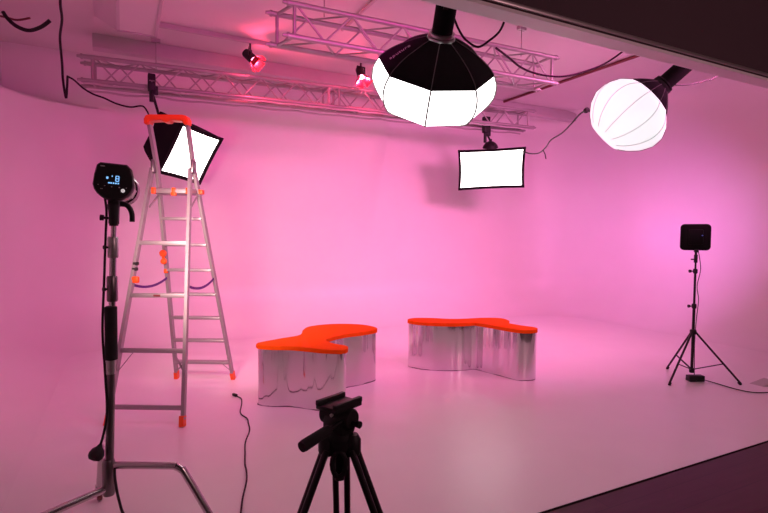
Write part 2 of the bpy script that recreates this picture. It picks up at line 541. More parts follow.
# ------------------------------------------------------------------ step ladder
lc = V((0.429, 4.89, 0))
la = V((0.482, 0.876, 0)); lw = V((0.888, -0.46, 0)).normalized()
la = V((-lw.y, lw.x, 0))
def LP(a, w, z):
    return lc + la * a + lw * w + V((0, 0, z))
lad = thing('step_ladder', tuple(lc), 'tall aluminium platform step ladder with orange handle and feet', 'ladder')
ZHNG = 2.08
def rear(z): return 0.655 - 0.685 * z / ZHNG           # climbing side, leaning up towards the camera
def nw(z): return -0.030 * z / ZHNG
def near(z): return -0.655 + 0.595 * z / ZHNG
def hw(z): return 0.292 - (0.292 - 0.160) * z / ZHNG
rot_l = Matrix((lw, la, V((0, 0, 1)))).transposed()
for s in (-1, 1):
    pts = [LP(rear(z), s * hw(z) - 0.008 * z / ZHNG, z) for z in (0.05, 1.0, ZHNG)] + [LP(rear(2.42), s * 0.163 - .015, 2.42), LP(rear(2.45), s * 0.163 - .016, 2.45)]
    r = MB().tube(pts, 1, flat=(0.052, 0.026), up0=lw).build('rail', 'alu', lad)
    pts = [LP(near(z), nw(z) + s * (hw(z) + 0.006), z) for z in (0.05, 1.0, ZHNG - 0.02)]
    MB().tube(pts, 1, flat=(0.046, 0.026), up0=lw).build('rail', 'alu', lad)
    MB().box(LP(rear(ZHNG) - 0.02, -0.015 + s * (hw(ZHNG) + 0.012), ZHNG), (0.03, 0.09, 0.12), rot_l, bevel=0.012).build('hinge', 'darksteel', lad)
    for fn in (rear, near):
        t0 = LP(fn(0.0), s * (hw(0) + 0.002), 0.0)
        m = MB().tube([t0 + V((0, 0, 0.001)), LP(fn(0.05), s * hw(0.05), 0.05), LP(fn(0.085), s * hw(0.085), 0.085)], 1, flat=None) if False else MB()
        m.tube([t0 + V((0, 0, 0.0)), LP(fn(0.03), s * hw(0.03), 0.03), LP(fn(0.078), s * hw(0.078), 0.078)], 1, flat=(0.058, 0.036), up0=lw)
        m.build('foot', 'orange_plastic', lad)
for i in range(7):
    z = 0.19 + 0.24 * i
    MB().box(LP(rear(z), 0, z), (2 * hw(z) - 0.02, 0.085, 0.026), rot_l, bevel=0.005).build('step', 'alu', lad)
for z in (0.135, 0.555, 0.985, 1.415):
    b = MB().box(LP(near(z), nw(z), z), (2 * hw(z), 0.022, 0.036), rot_l, bevel=0.004).build('crossbar', 'alu', lad)
    if z == 0.985:
        MB().box(LP(near(z) - 0.013, -0.02, z), (0.055, 0.004, 0.016), rot_l).build('sticker', 'brown', b)
# corner braces
for s in (-1, 1):
    MB().tube([LP(near(.40), s * (hw(.4) - .005), .40), LP(near(.555), s * (hw(.4) - .11), .548)], 1, flat=(0.018, 0.005)).build('brace', 'alu', lad)
    MB().tube([LP(rear(.07), s * (hw(.1) - .005), .085), LP(rear(.19), s * (hw(.1) - .10), .185)], 1, flat=(0.018, 0.005)).build('brace', 'alu', lad)
    MB().tube([LP(near(1.72), s * (hw(1.72) - .004), 1.72), LP(near(1.9) + .14, s * (hw(1.72) - .01), 1.85)], 1, flat=(0.018, 0.006), up0=lw).build('brace', 'alu', lad)
zp = 1.865
pl = MB().box(LP(0.02, -0.015, zp), (2 * hw(zp) + 0.02, 0.26, 0.045), rot_l, bevel=0.008).build('platform', 'alu', lad)
for w, s in ((-0.145, 0.035), (0.03, 0.03), (0.155, 0.035)):
    MB().box(LP(-0.112, w - 0.02, zp), (s, 0.03, 0.056), rot_l, bevel=0.006).build('platform_clip', 'orange_plastic', pl)
MB().box(LP(-0.112, 0.01, zp - 0.028), (0.045, 0.03, 0.03), rot_l, bevel=0.006).build('platform_clip', 'orange_plastic', pl)
MB().box(LP(0.0, 0.21, zp), (0.035, 0.06, 0.04), rot_l, bevel=0.006).build('platform_clip', 'orange_plastic', pl)
# moulded orange handle
zh = 2.472
hp = [(-0.19, -0.055), (-0.192, -0.012), (-0.175, 0.018), (-0.14, 0.026), (0.14, 0.026), (0.175, 0.018), (0.192, -0.012), (0.19, -0.055),
      (0.155, -0.055), (0.145, -0.026), (0.03, -0.020), (0.026, -0.036), (-0.026, -0.036), (-0.03, -0.020), (-0.145, -0.026), (-0.155, -0.055)]
t = bmesh.new()
fr = []
for da in (-0.05, 0.05):
    fr.append([t.verts.new(LP(rear(zh) + da, w * 0.97 - 0.016, zh + z)) for w, z in hp])
n = len(hp)
for k in range(n):
    t.faces.new((fr[0][k], fr[0][(k + 1) % n], fr[1][(k + 1) % n], fr[1][k]))
t.faces.new(fr[0]); t.faces.new(fr[1][::-1])
bmesh.ops.recalc_face_normals(t, faces=t.faces[:])
bmesh.ops.bevel(t, geom=[e for e in t.edges if e.calc_face_angle(0) > 0.9], offset=0.006, segments=2, affect='EDGES')
m = MB(); m._merge(t); m.build('handle', 'orange_plastic', lad)
# webbing straps between the frames, orange clips, cable clip
for s, sag in ((-1, 0.05), (1, 0.06)):
    a, b = LP(near(1.07), nw(1.07) + s * hw(1.07), 1.07), LP(rear(1.08), s * (hw(1.08)), 1.08)
    pts = [a.lerp(b, i / 12) - V((0, 0, sag * 4 * (i / 12) * (1 - i / 12))) for i in range(13)]
    MB().tube(pts, 1, flat=(0.004, 0.022), up0=(0, 0, 1)).build('strap', 'strap', lad)
MB().box(LP(near(1.09), -hw(1.09) + 0.008, 1.11), (0.055, 0.04, 0.055), rot_l, bevel=0.01).build('strap_clip', 'orange_plastic', lad)
for z, r in ((1.31, 0.032), (1.235, 0.028)):
    MB().lathe(LP(rear(z) - 0.05, -hw(z), z), -la, [(0, 0), (0, r), (0.02, r), (0.03, r * 0.6), (0.03, 0)], seg=14).build('lock_knob', 'orange_plastic', lad)
MB().cyl(LP(rear(1.31) - 0.06, -hw(1.3), 1.31), LP(rear(1.235) - 0.06, -hw(1.23), 1.235), 0.012).build('lock_knob', 'orange_plastic', lad)
MB().box(LP(rear(1.14) - 0.03, -hw(1.14), 1.14), (0.035, 0.03, 0.04), rot_l, bevel=0.006).build('strap_clip', 'orange_plastic', lad)
MB().box(LP(near(1.24), nw(1.24) - hw(1.24), 1.24), (0.032, 0.052, 0.028), rot_l, bevel=0.006).box(LP(near(1.2), nw(1.24) - hw(1.2), 1.195), (0.032, 0.052, 0.028), rot_l, bevel=0.006).build('rail_clamp', 'black', lad)

# ------------------------------------------------------------------ mirrored seats
def seat(bottom, label, zt=0.535):
    cx = sum(p[0] for p in bottom) / len(bottom); cy = sum(p[1] for p in bottom) / len(bottom)
    root = thing('pedestal_bench', (cx, cy, 0), label, 'bench', 'mirrored benches with orange tops')
    sm = [(p.x, p.y) for p in spline([(x, y, 0) for x, y in bottom], 14, True)]
    def offs(d):
        out = []
        n = len(sm)
        for i in range(n):
            a, b = V(sm[i - 1]), V(sm[(i + 1) % n])
            t_ = (b - a).normalized()
            out.append((sm[i][0] + t_.y * d, sm[i][1] - t_.x * d))
        return out
    area = sum(sm[i - 1][0] * sm[i][1] - sm[i][0] * sm[i - 1][1] for i in range(len(sm)))
    sg = 1 if area > 0 else -1
    L_ = [0.0]
    for i in range(1, len(sm)):
        L_.append(L_[-1] + hypot(sm[i][0] - sm[i - 1][0], sm[i][1] - sm[i - 1][1]))
    rip = [0.0050 * sin(l * 19 + cx * 9) + 0.0022 * sin(l * 43 + cy * 5) + 0.0008 * sin(l * 97) for l in L_]
    base = offs(1.0)
    buck = [(p[0] + (q[0] - p[0]) * r, p[1] + (q[1] - p[1]) * r) for p, q, r in zip(sm, base, rip)]
    body = MB().prism(buck, 0.004, zt - 0.036).build('mirrored_side', 'chrome', root, angle=30)
    MB().prism(offs(0.003 * sg), 0.0, 0.006).build('base_edge', 'darksteel', root, angle=30)
    MB().prism(offs(0.014 * sg), zt - 0.036, zt, bevel=0.011).build('cushion_top', 'orange_felt', root, angle=50)
    return root
SL = [(1.04, 4.47), (1.28, 4.59), (1.50, 4.68), (1.62, 4.93), (1.76, 5.09), (2.03, 5.11), (2.27, 4.95), (2.31, 4.70), (2.12, 4.60),
      (1.87, 4.55), (1.64, 4.40), (1.63, 4.22), (1.70, 4.05), (1.63, 3.95), (1.50, 4.02), (1.40, 4.13), (1.28, 4.25), (1.11, 4.35)]
SR = [(2.89, 5.03), (3.02, 5.11), (3.20, 5.03), (3.36, 4.89), (3.55, 4.83), (3.78, 4.80), (3.94, 4.70), (3.91, 4.53), (3.80, 4.40),
      (3.83, 4.22), (3.88, 4.07), (3.80, 3.985), (3.66, 4.03), (3.60, 4.18), (3.555, 4.38), (3.515, 4.53), (3.475, 4.60), (3.36, 4.61), (3.20, 4.66), (3.03, 4.77), (2.93, 4.88)]
seat(SL, 'mirrored bench with lobed orange top nearer the ladder and tripod')
seat(SR, 'mirrored bench with lobed orange top farther from the ladder, alone at centre right')

# ------------------------------------------------------------------ softboxes hanging from the far truss
def softbox(c, ax, ay, w, h, depth, rear, hang, label, cs=1.0):
    c = V(c); ax = V(ax).normalized(); ay = V(ay); ay = (ay - ax * ay.dot(ax)).normalized()
    n = ax.cross(ay)                                  # facing direction
    root = thing('softbox', tuple(hang), label, 'softbox', 'softboxes hanging from the far truss')
    hub = c - n * depth
    t = bmesh.new()
    N = 8
    rings = []
    K = 6
    for k in range(K + 1):
        f = k / K
        ww = rear[0] + (w - rear[0]) * f ** 0.75; hh = rear[1] + (h - rear[1]) * f ** 0.75
        ring = []
        for i in range(4):
            s0 = [(-1, -1), (1, -1), (1, 1), (-1, 1)][i]; s1 = [(-1, -1), (1, -1), (1, 1), (-1, 1)][(i + 1) % 4]
            for j in range(N):
                g = j / N
                pinch = 1 - 0.03 * sin(pi * g)
                x = (s0[0] + (s1[0] - s0[0]) * g) * ww / 2; y = (s0[1] + (s1[1] - s0[1]) * g) * hh / 2
                if s0[0] == s1[0]: x *= pinch
                else: y *= pinch
                ring.append(t.verts.new(hub + n * depth * f + ax * x + ay * y))
        rings.append(ring)
    for A, B in zip(rings, rings[1:]):
        for i in range(4 * N):
            t.faces.new((A[i], A[(i + 1) % (4 * N)], B[(i + 1) % (4 * N)], B[i]))
    t.faces.new(rings[0][::-1])
    m = MB(); m._merge(t); shell = m.build('shell', 'fabric', root, angle=50)
    # front lip
    def rim(o, dz):
        pts = []
        for i in range(4):
            s0 = [(-1, -1), (1, -1), (1, 1), (-1, 1)][i]; s1 = [(-1, -1), (1, -1), (1, 1), (-1, 1)][(i + 1) % 4]
            for j in range(N):
                g = j / N
                pinch = 1 - 0.03 * sin(pi * g)
                x = (s0[0] + (s1[0] - s0[0]) * g) * (w / 2 - o); y = (s0[1] + (s1[1] - s0[1]) * g) * (h / 2 - o)
                if s0[0] == s1[0]: x *= pinch
                else: y *= pinch
                pts.append(c + n * dz + ax * x + ay * y)
        return pts
    t = bmesh.new()
    R4 = [[t.verts.new(p) for p in rim(o, dz)] for o, dz in ((-0.010, 0), (-0.010, 0.024), (0.030, 0.024), (0.032, -0.006))]
    for A, B in zip(R4, R4[1:]):
        for i in range(4 * N):
            t.faces.new((A[i], A[(i + 1) % (4 * N)], B[(i + 1) % (4 * N)], B[i]))
    m = MB(); m._merge(t); m.build('rim', 'fabric', root)
    t = bmesh.new()
    ring = [t.verts.new(p) for p in rim(0.012, 0.004)]
    ctr = t.verts.new(c + n * 0.012)
    for i in range(4 * N):
        t.faces.new((ring[i], ring[(i + 1) % (4 * N)], ctr))
    m = MB(); m._merge(t); m.build('diffuser', 'panel', root, angle=80)
    # lamp head behind, bracket, arm, clamp
    MB().lathe(hub, -n, [(-0.02, 0.10), (0.02, 0.10), (0.025, 0.07), (0.17, 0.065), (0.18, 0.05), (0.18, 0)], seg=24).build('lamp_head', 'black', root)
    jb = hub - n * 0.06
    hang = V(hang)
    joint = V(hang).lerp(jb, 0.62) + V((0, 0, 0.01))
    side = (hang - jb).cross(n).normalized()
    tip = jb + (hang - jb).normalized() * 0.13
    MB().tube(spline([jb + side * 0.085, tip + side * 0.075, tip + (hang - jb).normalized() * .03, tip - side * 0.075, jb - side * 0.085], 6), 0.011, 8).build('yoke', 'black', root)
    if cs > 1:
        MB().lathe(c + ay * (h / 2 - 0.01) - n * 0.16, ay, [(0, 0), (0, 0.13), (0.03, 0.12), (0.07, 0.09), (0.10, 0.045), (0.11, 0)], seg=20).build('mounting_dome', 'black', root)
        tip = c + ay * (h / 2 + 0.10) - n * 0.16
    arm = MB().cyl(tip, hang - V((0, 0, 0.06)), 0.016).lathe(tip - V((0, 0, 0.03)), (0, 0, 1), [(0, 0), (0, 0.025), (0.06, 0.025), (0.06, 0)], seg=14)
    arm.build('hanging_arm', 'black', root)
    m = MB().box(hang + V((0, -0.03, 0.02)), (0.085 * cs, 0.09, 0.20 * cs), bevel=0.012).box(hang + V((0.04, -0.03, -0.07 * cs)), (0.06 * cs, 0.05, 0.10 * cs), bevel=0.008)
    m.cyl(hang + V((0, -0.01, 0.0)), hang + V((0, -0.01, -0.20 * cs)), 0.026)
    cl = m.build('clamp', 'black', root)
    MB().cyl(hang + V((0, -0.04, 0.02)), hang + V((0, -0.12, 0.02)), 0.008).cyl(hang + V((-0.03, -0.12, 0.02)), hang + V((0.03, -0.12, 0.02)), 0.007).build('clamp_bolt', 'darksteel', cl)
    return root
def camvec(x, y, z): return RT * x + UP * y + FW * z
def camdir(px, py): return (FW + RT * (px - 384) / 510 - UP * (py - 256.5) / 510)
CO = V((0, 0, 1.5))
# left softbox turned towards the centre of the stage; corners measured off the photograph
n1 = camvec(.81, -.53, -.46).normalized()
ax1 = camvec(.257, -.053, .45)
softbox(tuple(CO + camdir(190.5, 154.5) * 6.07), ax1, camvec(.32, .53, -.12), 0.60, 0.64, 0.58, (0.40, 0.48), tuple(CO + camdir(151.5, 85) * 6.12),
        'black softbox with glowing white face, half hidden behind the ladder top')
n2 = (camvec(-0.12, -0.30, -1)).normalized()
softbox((5.45, 6.80, 2.62), camvec(1, 0.035, -0.08), camvec(-0.02, 1, -0.42), 1.08, 0.66, 0.40, (0.26, 0.24), tuple(CO + camdir(485, 126.5) * 8.30),
        'black softbox with glowing white face hanging level beneath the big octagonal lantern', 1.3)

# ------------------------------------------------------------------ lanterns
def lantern(neck, axis, skirt, body, neck_len, neck_r, xdir, label, diff, clothname, pole_to, facets=8, seam_r=0.003, tiecol='piping', ringmat='ring'):
    axis = V(axis).normalized(); neck = V(neck)
    root = thing('lantern_softbox', tuple(neck), label, 'lantern')
    MB().lathe(neck, axis, skirt, facets=facets, xdir=xdir, close_ends=False).build('skirt', 'fabric', root, angle=60)
    MB().lathe(neck, axis, body, facets=facets, xdir=xdir, close_ends=True).build('diffuser', diff, root, angle=60)
    # ribs
    x = V(xdir); x = (x - axis * x.dot(axis)).normalized(); y = axis.cross(x)
    for k in range(facets):
        a = 2 * pi * k / facets
        dv = x * cos(a) + y * sin(a)
        pts = [neck + axis * s + dv * (r + 0.002) for s, r in skirt]
        MB().tube(spline(pts, 3), 0.0032, 6).build('rib', tiecol, root)
        pts = [neck + axis * s + dv * (r + 0.001) for s, r in body if r > 0.01]
        MB().tube(spline(pts, 3), seam_r, 6).build('seam', 'seam', root)
    MB().lathe(neck, -axis, [(-0.02, neck_r + 0.022), (0.012, neck_r + 0.022), (0.014, neck_r + 0.006), (0.02, neck_r + 0.006), (0.022, neck_r + 0.018), (0.035, neck_r + 0.018), (0.036, neck_r)], seg=28, close_ends=False).build('speed_ring', ringmat, root)
    MB().lathe(neck, -axis, [(-0.03, 0), (-0.03, neck_r), (neck_len - 0.01, neck_r), (neck_len, neck_r - 0.008), (neck_len, 0)], seg=28).build('lamp_body', 'lamp_black', root)
    end = neck - axis * neck_len * 0.8
    top = V(pole_to)
    yk = MB().tube(spline([end + x * (neck_r + 0.012), end + x * (neck_r + 0.012) - axis * 0.10, end - axis * 0.20, end - x * (neck_r + 0.012) - axis * 0.10, end - x * (neck_r + 0.012)], 6), 1, flat=(0.028, 0.008))
    yk.build('yoke', 'black', root)
    MB().cyl(end - axis * 0.20, top, 0.016).build('hanging_pole', 'black', root)
    return root
# octagonal lantern: leans so that its underside faces the stage
N1 = CO + camdir(441, 38.5) * 3.05
ax_l1 = camvec(-0.10, -0.74, 0.67)
lan = lantern(N1, ax_l1, [(0, 0.09), (0.035, 0.17), (0.085, 0.265), (0.14, 0.335), (0.175, 0.362)],
        [(0.175, 0.362), (0.23, 0.388), (0.31, 0.39), (0.39, 0.35), (0.435, 0.28), (0.455, 0.18), (0.46, 0)],
        0.23, 0.062, camvec(math.cos(radians(93)), 0, -math.sin(radians(93))),
        'large octagonal lantern with black skirt and glowing white lower half, at top centre', 'diffuser', 'fabric', (N1.x + 0.09, N1.y - 0.12, ZC), seam_r=0.0055)
# round globe lantern
N2 = CO + camdir(661.5, 86) * 4.75
ax_l2 = camvec(-0.72, -0.67, 0.28)
lan2 = lantern(N2, ax_l2, [(0, 0.075), (0.05, 0.135), (0.10, 0.19), (0.155, 0.24)],
        [(0.155, 0.24), (0.23, 0.322), (0.32, 0.37), (0.42, 0.372), (0.52, 0.325), (0.60, 0.25), (0.65, 0.175), (0.655, 0.0)],
        0.30, 0.075, camvec(0, 0.3, -1),
        'white globe lantern with short black collar hanging beneath the dark header', 'globe', 'fabric', (N2.x + 0.36, N2.y - 0.18, ZC), facets=12, seam_r=0.0022, ringmat='black')
# lettering printed along one panel of the black skirt
def skirt_text(root, neck, axis, xdir, skirt, k, word, size):
    cu = bpy.data.curves.new('lettering', 'FONT')
    cu.body = word; cu.size = size; cu.align_x = 'CENTER'; cu.align_y = 'CENTER'; cu.extrude = 0.0005; cu.space_character = 1.1
    ob = bpy.data.objects.new('lettering', cu)
    COL.objects.link(ob)
    me = bpy.data.meshes.new_from_object(ob.evaluated_get(bpy.context.evaluated_depsgraph_get()))
    bpy.data.objects.remove(ob)
    axis = V(axis).normalized()
    x = V(xdir); x = (x - axis * x.dot(axis)).normalized(); y = axis.cross(x)
    a = 2 * pi * (k + 0.5) / 8
    dv = x * cos(a) + y * sin(a)
    ch = cos(pi / 8)
    (s0, r0), (s1, r1) = skirt[1], skirt[3]
    p0 = V(neck) + axis * s0 + dv * r0 * ch; p1 = V(neck) + axis * s1 + dv * r1 * ch
    run = (p0 - p1).normalized()                     # reads towards the neck
    nrm = (dv - run * dv.dot(run)).normalized()
    yv = nrm.cross(run)
    c = V(neck) + axis * skirt[2][0] + dv * skirt[2][1] * ch + nrm * 0.003
    Mx = Matrix((run, yv, nrm)).transposed().to_4x4()
    Mx.translation = c - V(root.location)
    me.transform(Mx)
    me.materials.clear(); me.materials.append(M['silver_print'])
    o = bpy.data.objects.new('lettering', me)
    COL.objects.link(o)
    o.parent = root
    o['label'] = 'small grey lettering'
    return o
SK = [(0, 0.09), (0.035, 0.17), (0.085, 0.265), (0.14, 0.335), (0.175, 0.362)]
skirt_text(lan, N1, ax_l1, camvec(math.cos(radians(93)), 0, -math.sin(radians(93))), SK, 1, 'aputure', 0.042)

# point at a pixel and a distance, used to lay the cables
def px(pxx, pyy, D): return CO + camdir(pxx, pyy) * D

# ------------------------------------------------------------------ strobe on steel roller stand
sb = V((-0.075, 2.68, 0.0))
stt = thing('light_stand', tuple(sb), 'heavy steel light stand with bent legs carrying the flash head, in the left foreground', 'stand')
def SP(z):                                            # the column leans a little
    return V((-0.075 + 0.026 * (z - 0.3), 2.68 + 0.027 * (z - 0.3), z))
legdirs = [radians(-27), radians(97), radians(213)]
for a, z0 in zip(legdirs, (0.405, 0.385, 0.300)):
    d = V((cos(a), sin(a), 0))
    c0 = SP(z0)
    c0 = V((c0.x, c0.y, z0))
    pts = [c0 + d * 0.02, c0 + d * 0.285, c0 + d * 0.315 + V((0, 0, -0.004)), c0 + d * 0.340 + V((0, 0, -0.018)), c0 + d * 0.360 + V((0, 0, -0.043)),
           c0 + d * 0.52 + V((0, 0, -(z0 - 0.085)))]
    lg = MB().tube(spline(pts, 5), 0.0170, 14).build('leg', 'steel', stt)
    e = c0 + d * 0.52
    MB().cyl(V((e.x, e.y, 0.115)), V((e.x, e.y, 0.07)), 0.015).build('caster_stem', 'steel', lg)
    side = V((-d.y, d.x, 0))
    f = V((e.x, e.y, 0)) + d * 0.012
    m = MB()
    for s in (-1, 1):
        m.box(f + side * 0.019 * s + V((0, 0, 0.055)), (0.035, 0.003, 0.06), frame(d, (0, 0, 1)))
    m.box(f + V((0, 0, 0.082)), (0.035, 0.04, 0.004), frame(d, (0, 0, 1)))
    m.build('caster_fork', 'steel', lg)
    MB().lathe(f - side * 0.013 + V((0, 0, 0.038)), side, [(0, 0), (0, 0.032), (0.004, 0.038), (0.022, 0.038), (0.026, 0.032), (0.026, 0)], seg=24).build('caster_wheel', 'brown', lg)
m = MB().lathe(SP(0.265), (0, 0, 1), [(0, 0), (0, 0.024), (0.02, 0.029), (0.155, 0.029), (0.17, 0.024), (0.17, 0)], seg=20)
m.build('leg_hub', 'darksteel', stt)
MB().cyl(SP(0.27), SP(0.98), 0.0185, seg=20).build('column', 'darksteel', stt)
MB().cyl(SP(0.96), SP(1.40), 0.0155, seg=20).build('column', 'steel', stt)
MB().cyl(SP(1.38), SP(1.60), 0.0125, seg=20).build('column', 'steel', stt)
for z, h in ((1.235, 0.12), (1.43, 0.10)):
    m = MB().lathe(SP(z - h / 2), (0, 0, 1), [(0, 0), (0, 0.021), (0.008, 0.024), (h - 0.008, 0.024), (h, 0.021), (h, 0)], seg=20)
    cl = m.build('collar', 'tape' if z > 1.3 else 'darksteel', stt)
    q = SP(z)
    MB().cyl(q + V((-0.02, -0.01, 0)), q + V((-0.035, -0.018, 0)), 0.005).lathe(q + V((-0.03, -0.016, 0)), (-0.9, -0.45, 0), [(0, 0), (0, 0.009), (0.011, 0.010), (0.012, 0)], seg=12).build('collar_knob', 'black', cl)
MB().lathe(SP(0.90), (0, 0, 1), [(0, 0.019), (0.003, 0.0275), (0.25, 0.0275), (0.255, 0.019)], seg=20).build('foam_wrap', 'grip', stt)
MB().lathe(SP(0.835), (0, 0, 1), [(0, 0.0185), (0.001, 0.0215), (0.065, 0.0215), (0.066, 0.0185)], seg=20).build('tape_wrap', 'tape', stt)

hd = thing('flash_head', tuple(SP(1.60)), 'black studio flash head with blue display and curved grip on the steel stand', 'flash')
hax = (V((0.11, 0.985, -0.04)) ).normalized()        # points away at the back wall
hc = CO + camdir(113.5, 182) * 2.40
hx = hax.cross(V((0, 0, 1))).normalized(); hz = hx.cross(hax)
hx_ = camvec(1, -0.05, 0); hx = (hx_ - hax * hx_.dot(hax)).normalized(); hz = hx.cross(hax).normalized()
# D-shaped rear panel: round below, flatter top with cut corners
outl = [(-0.060, 0.088), (0.052, 0.088), (0.072, 0.070), (0.083, 0.03)] + [(0.088 * cos(a), -0.005 + 0.082 * sin(a)) for a in [radians(-8 - 16.4 * k) for k in range(11)]] + [(-0.083, 0.03), (-0.074, 0.076)]
def dshape(sc, off):
    return [hc + hx * x * sc + hz * y * sc + hax * off for x, y in outl]
t = bmesh.new()
rs = [[t.verts.new(p) for p in dshape(s, o)] for s, o in ((0.93, -0.004), (1.0, 0.006), (1.0, 0.05), (0.90, 0.075))]
for A, B in zip(rs, rs[1:]):
    for i in range(len(outl)):
        t.faces.new((A[i], A[(i + 1) % len(outl)], B[(i + 1) % len(outl)], B[i]))
t.faces.new(rs[0]); t.faces.new(rs[-1][::-1])
m = MB(); m._merge(t); bp = m.build('rear_panel', 'black', hd)
MB().lathe(hc + hax * 0.06, hax, [(0, 0), (0, 0.073), (0.20, 0.073), (0.205, 0.080), (0.235, 0.084), (0.255, 0.086), (0.26, 0.080), (0.25, 0)], seg=40).build('barrel', 'glossbarrel', hd)
MB().box(hc + hax * 0.20 + hx * 0.066 - hz * 0.028, (0.005, 0.085, 0.045), Matrix((hx, hax, hz)).transposed() @ Matrix.Rotation(radians(22), 3, 'Y')).build('side_label', 'silver_print', hd)
R_h = Matrix((hx, hax, hz)).transposed()
def face_box(x, y, w, h, th=0.003): return (hc + hx * x + hz * y - hax * 0.005, (w, th, h))
# display: one tall digit as bars and a row of small marks
m = MB()
dx, dy = 0.016, 0.016
for x, y, w, h in ((0, 0.012, 0.012, 0.003), (0, 0, 0.012, 0.003), (0, -0.012, 0.012, 0.003), (-0.0065, 0.006, 0.003, 0.011), (0.0065, 0.006, 0.003, 0.011), (-0.0065, -0.006, 0.003, 0.011), (0.0065, -0.006, 0.003, 0.011)):
    c_, s_ = face_box(dx + x, dy + y, w, h); m.box(c_, s_, R_h)
for x, w in ((-0.018, 0.007), (-0.009, 0.006), (0.001, 0.006), (0.011, 0.007), (0.021, 0.006)):
    c_, s_ = face_box(x, -0.006, w, 0.006); m.box(c_, s_, R_h)
for x, y, w, h in ((-0.026, 0.017, 0.008, 0.010), (-0.006, 0.026, 0.003, 0.006)):
    c_, s_ = face_box(x, y, w, h); m.box(c_, s_, R_h)
m.build('display', 'screen', bp)
MB().lathe(hc + hx * 0.042 - hz * 0.038 + hax * 0.0, -hax, [(0, 0), (0, 0.0095), (0.008, 0.0085), (0.009, 0)], seg=18).build('dial', 'white_dial', bp)
for x, y in ((-0.062, -0.018), (-0.035, -0.021), (-0.006, -0.024), (0.026, -0.024), (0.056, -0.024), (-0.05, -0.036), (-0.045, -0.036)):
    c_, s_ = face_box(x, y, 0.005, 0.003); MB().box(c_, s_, R_h).build('button', 'silver_print', bp)
c_, s_ = face_box(-0.048, 0.070, 0.018, 0.005); MB().box(c_, s_, R_h).build('badge', 'silver_print', bp)
# mount: block, tilt bracket, curved grip
mt = V((SP(1.6).x, SP(1.6).y, 0))
m = MB().box(hc - hz * 0.085 + hax * 0.08, (0.05, 0.10, 0.04), R_h, bevel=0.006)
m.build('tilt_bracket', 'black', hd)
q0 = hc - hz * 0.10 + hax * 0.075
MB().cyl(SP(1.545), q0, 0.023, seg=18).lathe(SP(1.53), (0, 0, 1), [(0, 0), (0, 0.019), (0.07, 0.023), (0.10, 0.027), (0.10, 0)], seg=18).build('stand_socket', 'black', hd)
q = SP(1.565)
MB().cyl(q, q - hx * 0.05, 0.006).lathe(q - hx * 0.042, -hx, [(0, 0), (0, 0.013), (0.016, 0.014), (0.018, 0)], seg=14).build('locking_knob', 'black', hd)
g0 = q0 + hz * 0.005
MB().tube(spline([g0, g0 + hx * 0.045 + hz * 0.0, g0 + hx * 0.066 - hz * 0.016, g0 + hx * 0.078 - hz * 0.045, g0 + hx * 0.081 - hz * 0.082], 6), [0.013] * 6 + [0.012] * 19, 12).build('grip', 'black', hd)
# power cord hanging along the stand to a round connector
cp = [hc - hz * 0.075 - hx * 0.035 + hax * 0.02]
for xx, yy, D in ((106.5, 212, 2.40), (105.5, 240, 2.40), (104, 285, 2.40), (102.5, 330, 2.39), (105, 372, 2.39), (107, 412, 2.37), (103, 436, 2.37), (99.5, 447, 2.37)):
    cp.append(px(xx, yy, D))
cord = MB().tube(spline(cp, 6), 0.0055, 8).build('power_cord', 'rubber', hd)
e = px(97, 453, 2.36)
MB().lathe(cp[-1], (e - cp[-1]), [(-0.015, 0.006), (0.0, 0.014), (0.012, 0.027), (0.030, 0.034), (0.045, 0.033), (0.058, 0.024), (0.063, 0)], seg=20).build('connector', 'black', cord)
cp = [SP(0.39) + V((0.022, -0.022, 0)), px(115, 478, 2.34), px(117.5, 494, 2.30), px(121, 508, 2.27), px(126, 530, 2.24), V((-0.06, 2.40, 0.007)), V((-0.12, 2.25, 0.007)), V((-0.22, 2.12, 0.007))]
tag(MB().tube(spline(cp, 6), 0.006, 8).build('mains_cable', 'rubber', origin=tuple(cp[-1])), 'black cord dropping from the hub of the steel stand to the floor', 'cord')

# ------------------------------------------------------------------ LED panel on tripod stand at right
pc = V((5.36, 3.29, 0))
ls = thing('tripod_stand', tuple(pc), 'slim black tripod light stand holding the square panel at the right', 'stand')
feet = [V((5.533, 3.681, 0.012)), V((4.931, 3.253, 0.012)), V((5.632, 2.945, 0.012))]
for f in feet:
    h_ = pc + V((0, 0, 0.51)) + (f - pc).normalized() * 0.022
    h_.z = 0.51
    lg = MB().tube([h_, f], 0.0105, 10).build('leg', 'blackmetal', ls)
    MB().lathe(f - V((0, 0, 0.012)), (h_ - f), [(0, 0), (0, 0.010), (0.004, 0.014), (0.035, 0.014), (0.036, 0)], seg=12).build('rubber_foot', 'rubber', lg)
    mid = h_.lerp(f, 0.62)
    MB().tube([V((pc.x, pc.y, 0.115)) + (mid - V((pc.x, pc.y, mid.z))).normalized() * 0.02, mid], 1, flat=(0.016, 0.008)).build('brace', 'blackmetal', ls)
def zc(z): return V((pc.x, pc.y, z))
MB().cyl(zc(0.085), zc(0.80), 0.0145).build('column', 'blackmetal', ls)
MB().cyl(zc(0.78), zc(1.16), 0.0115).build('column', 'blackmetal', ls)
MB().cyl(zc(1.14), zc(1.34), 0.0090).build('column', 'blackmetal', ls)
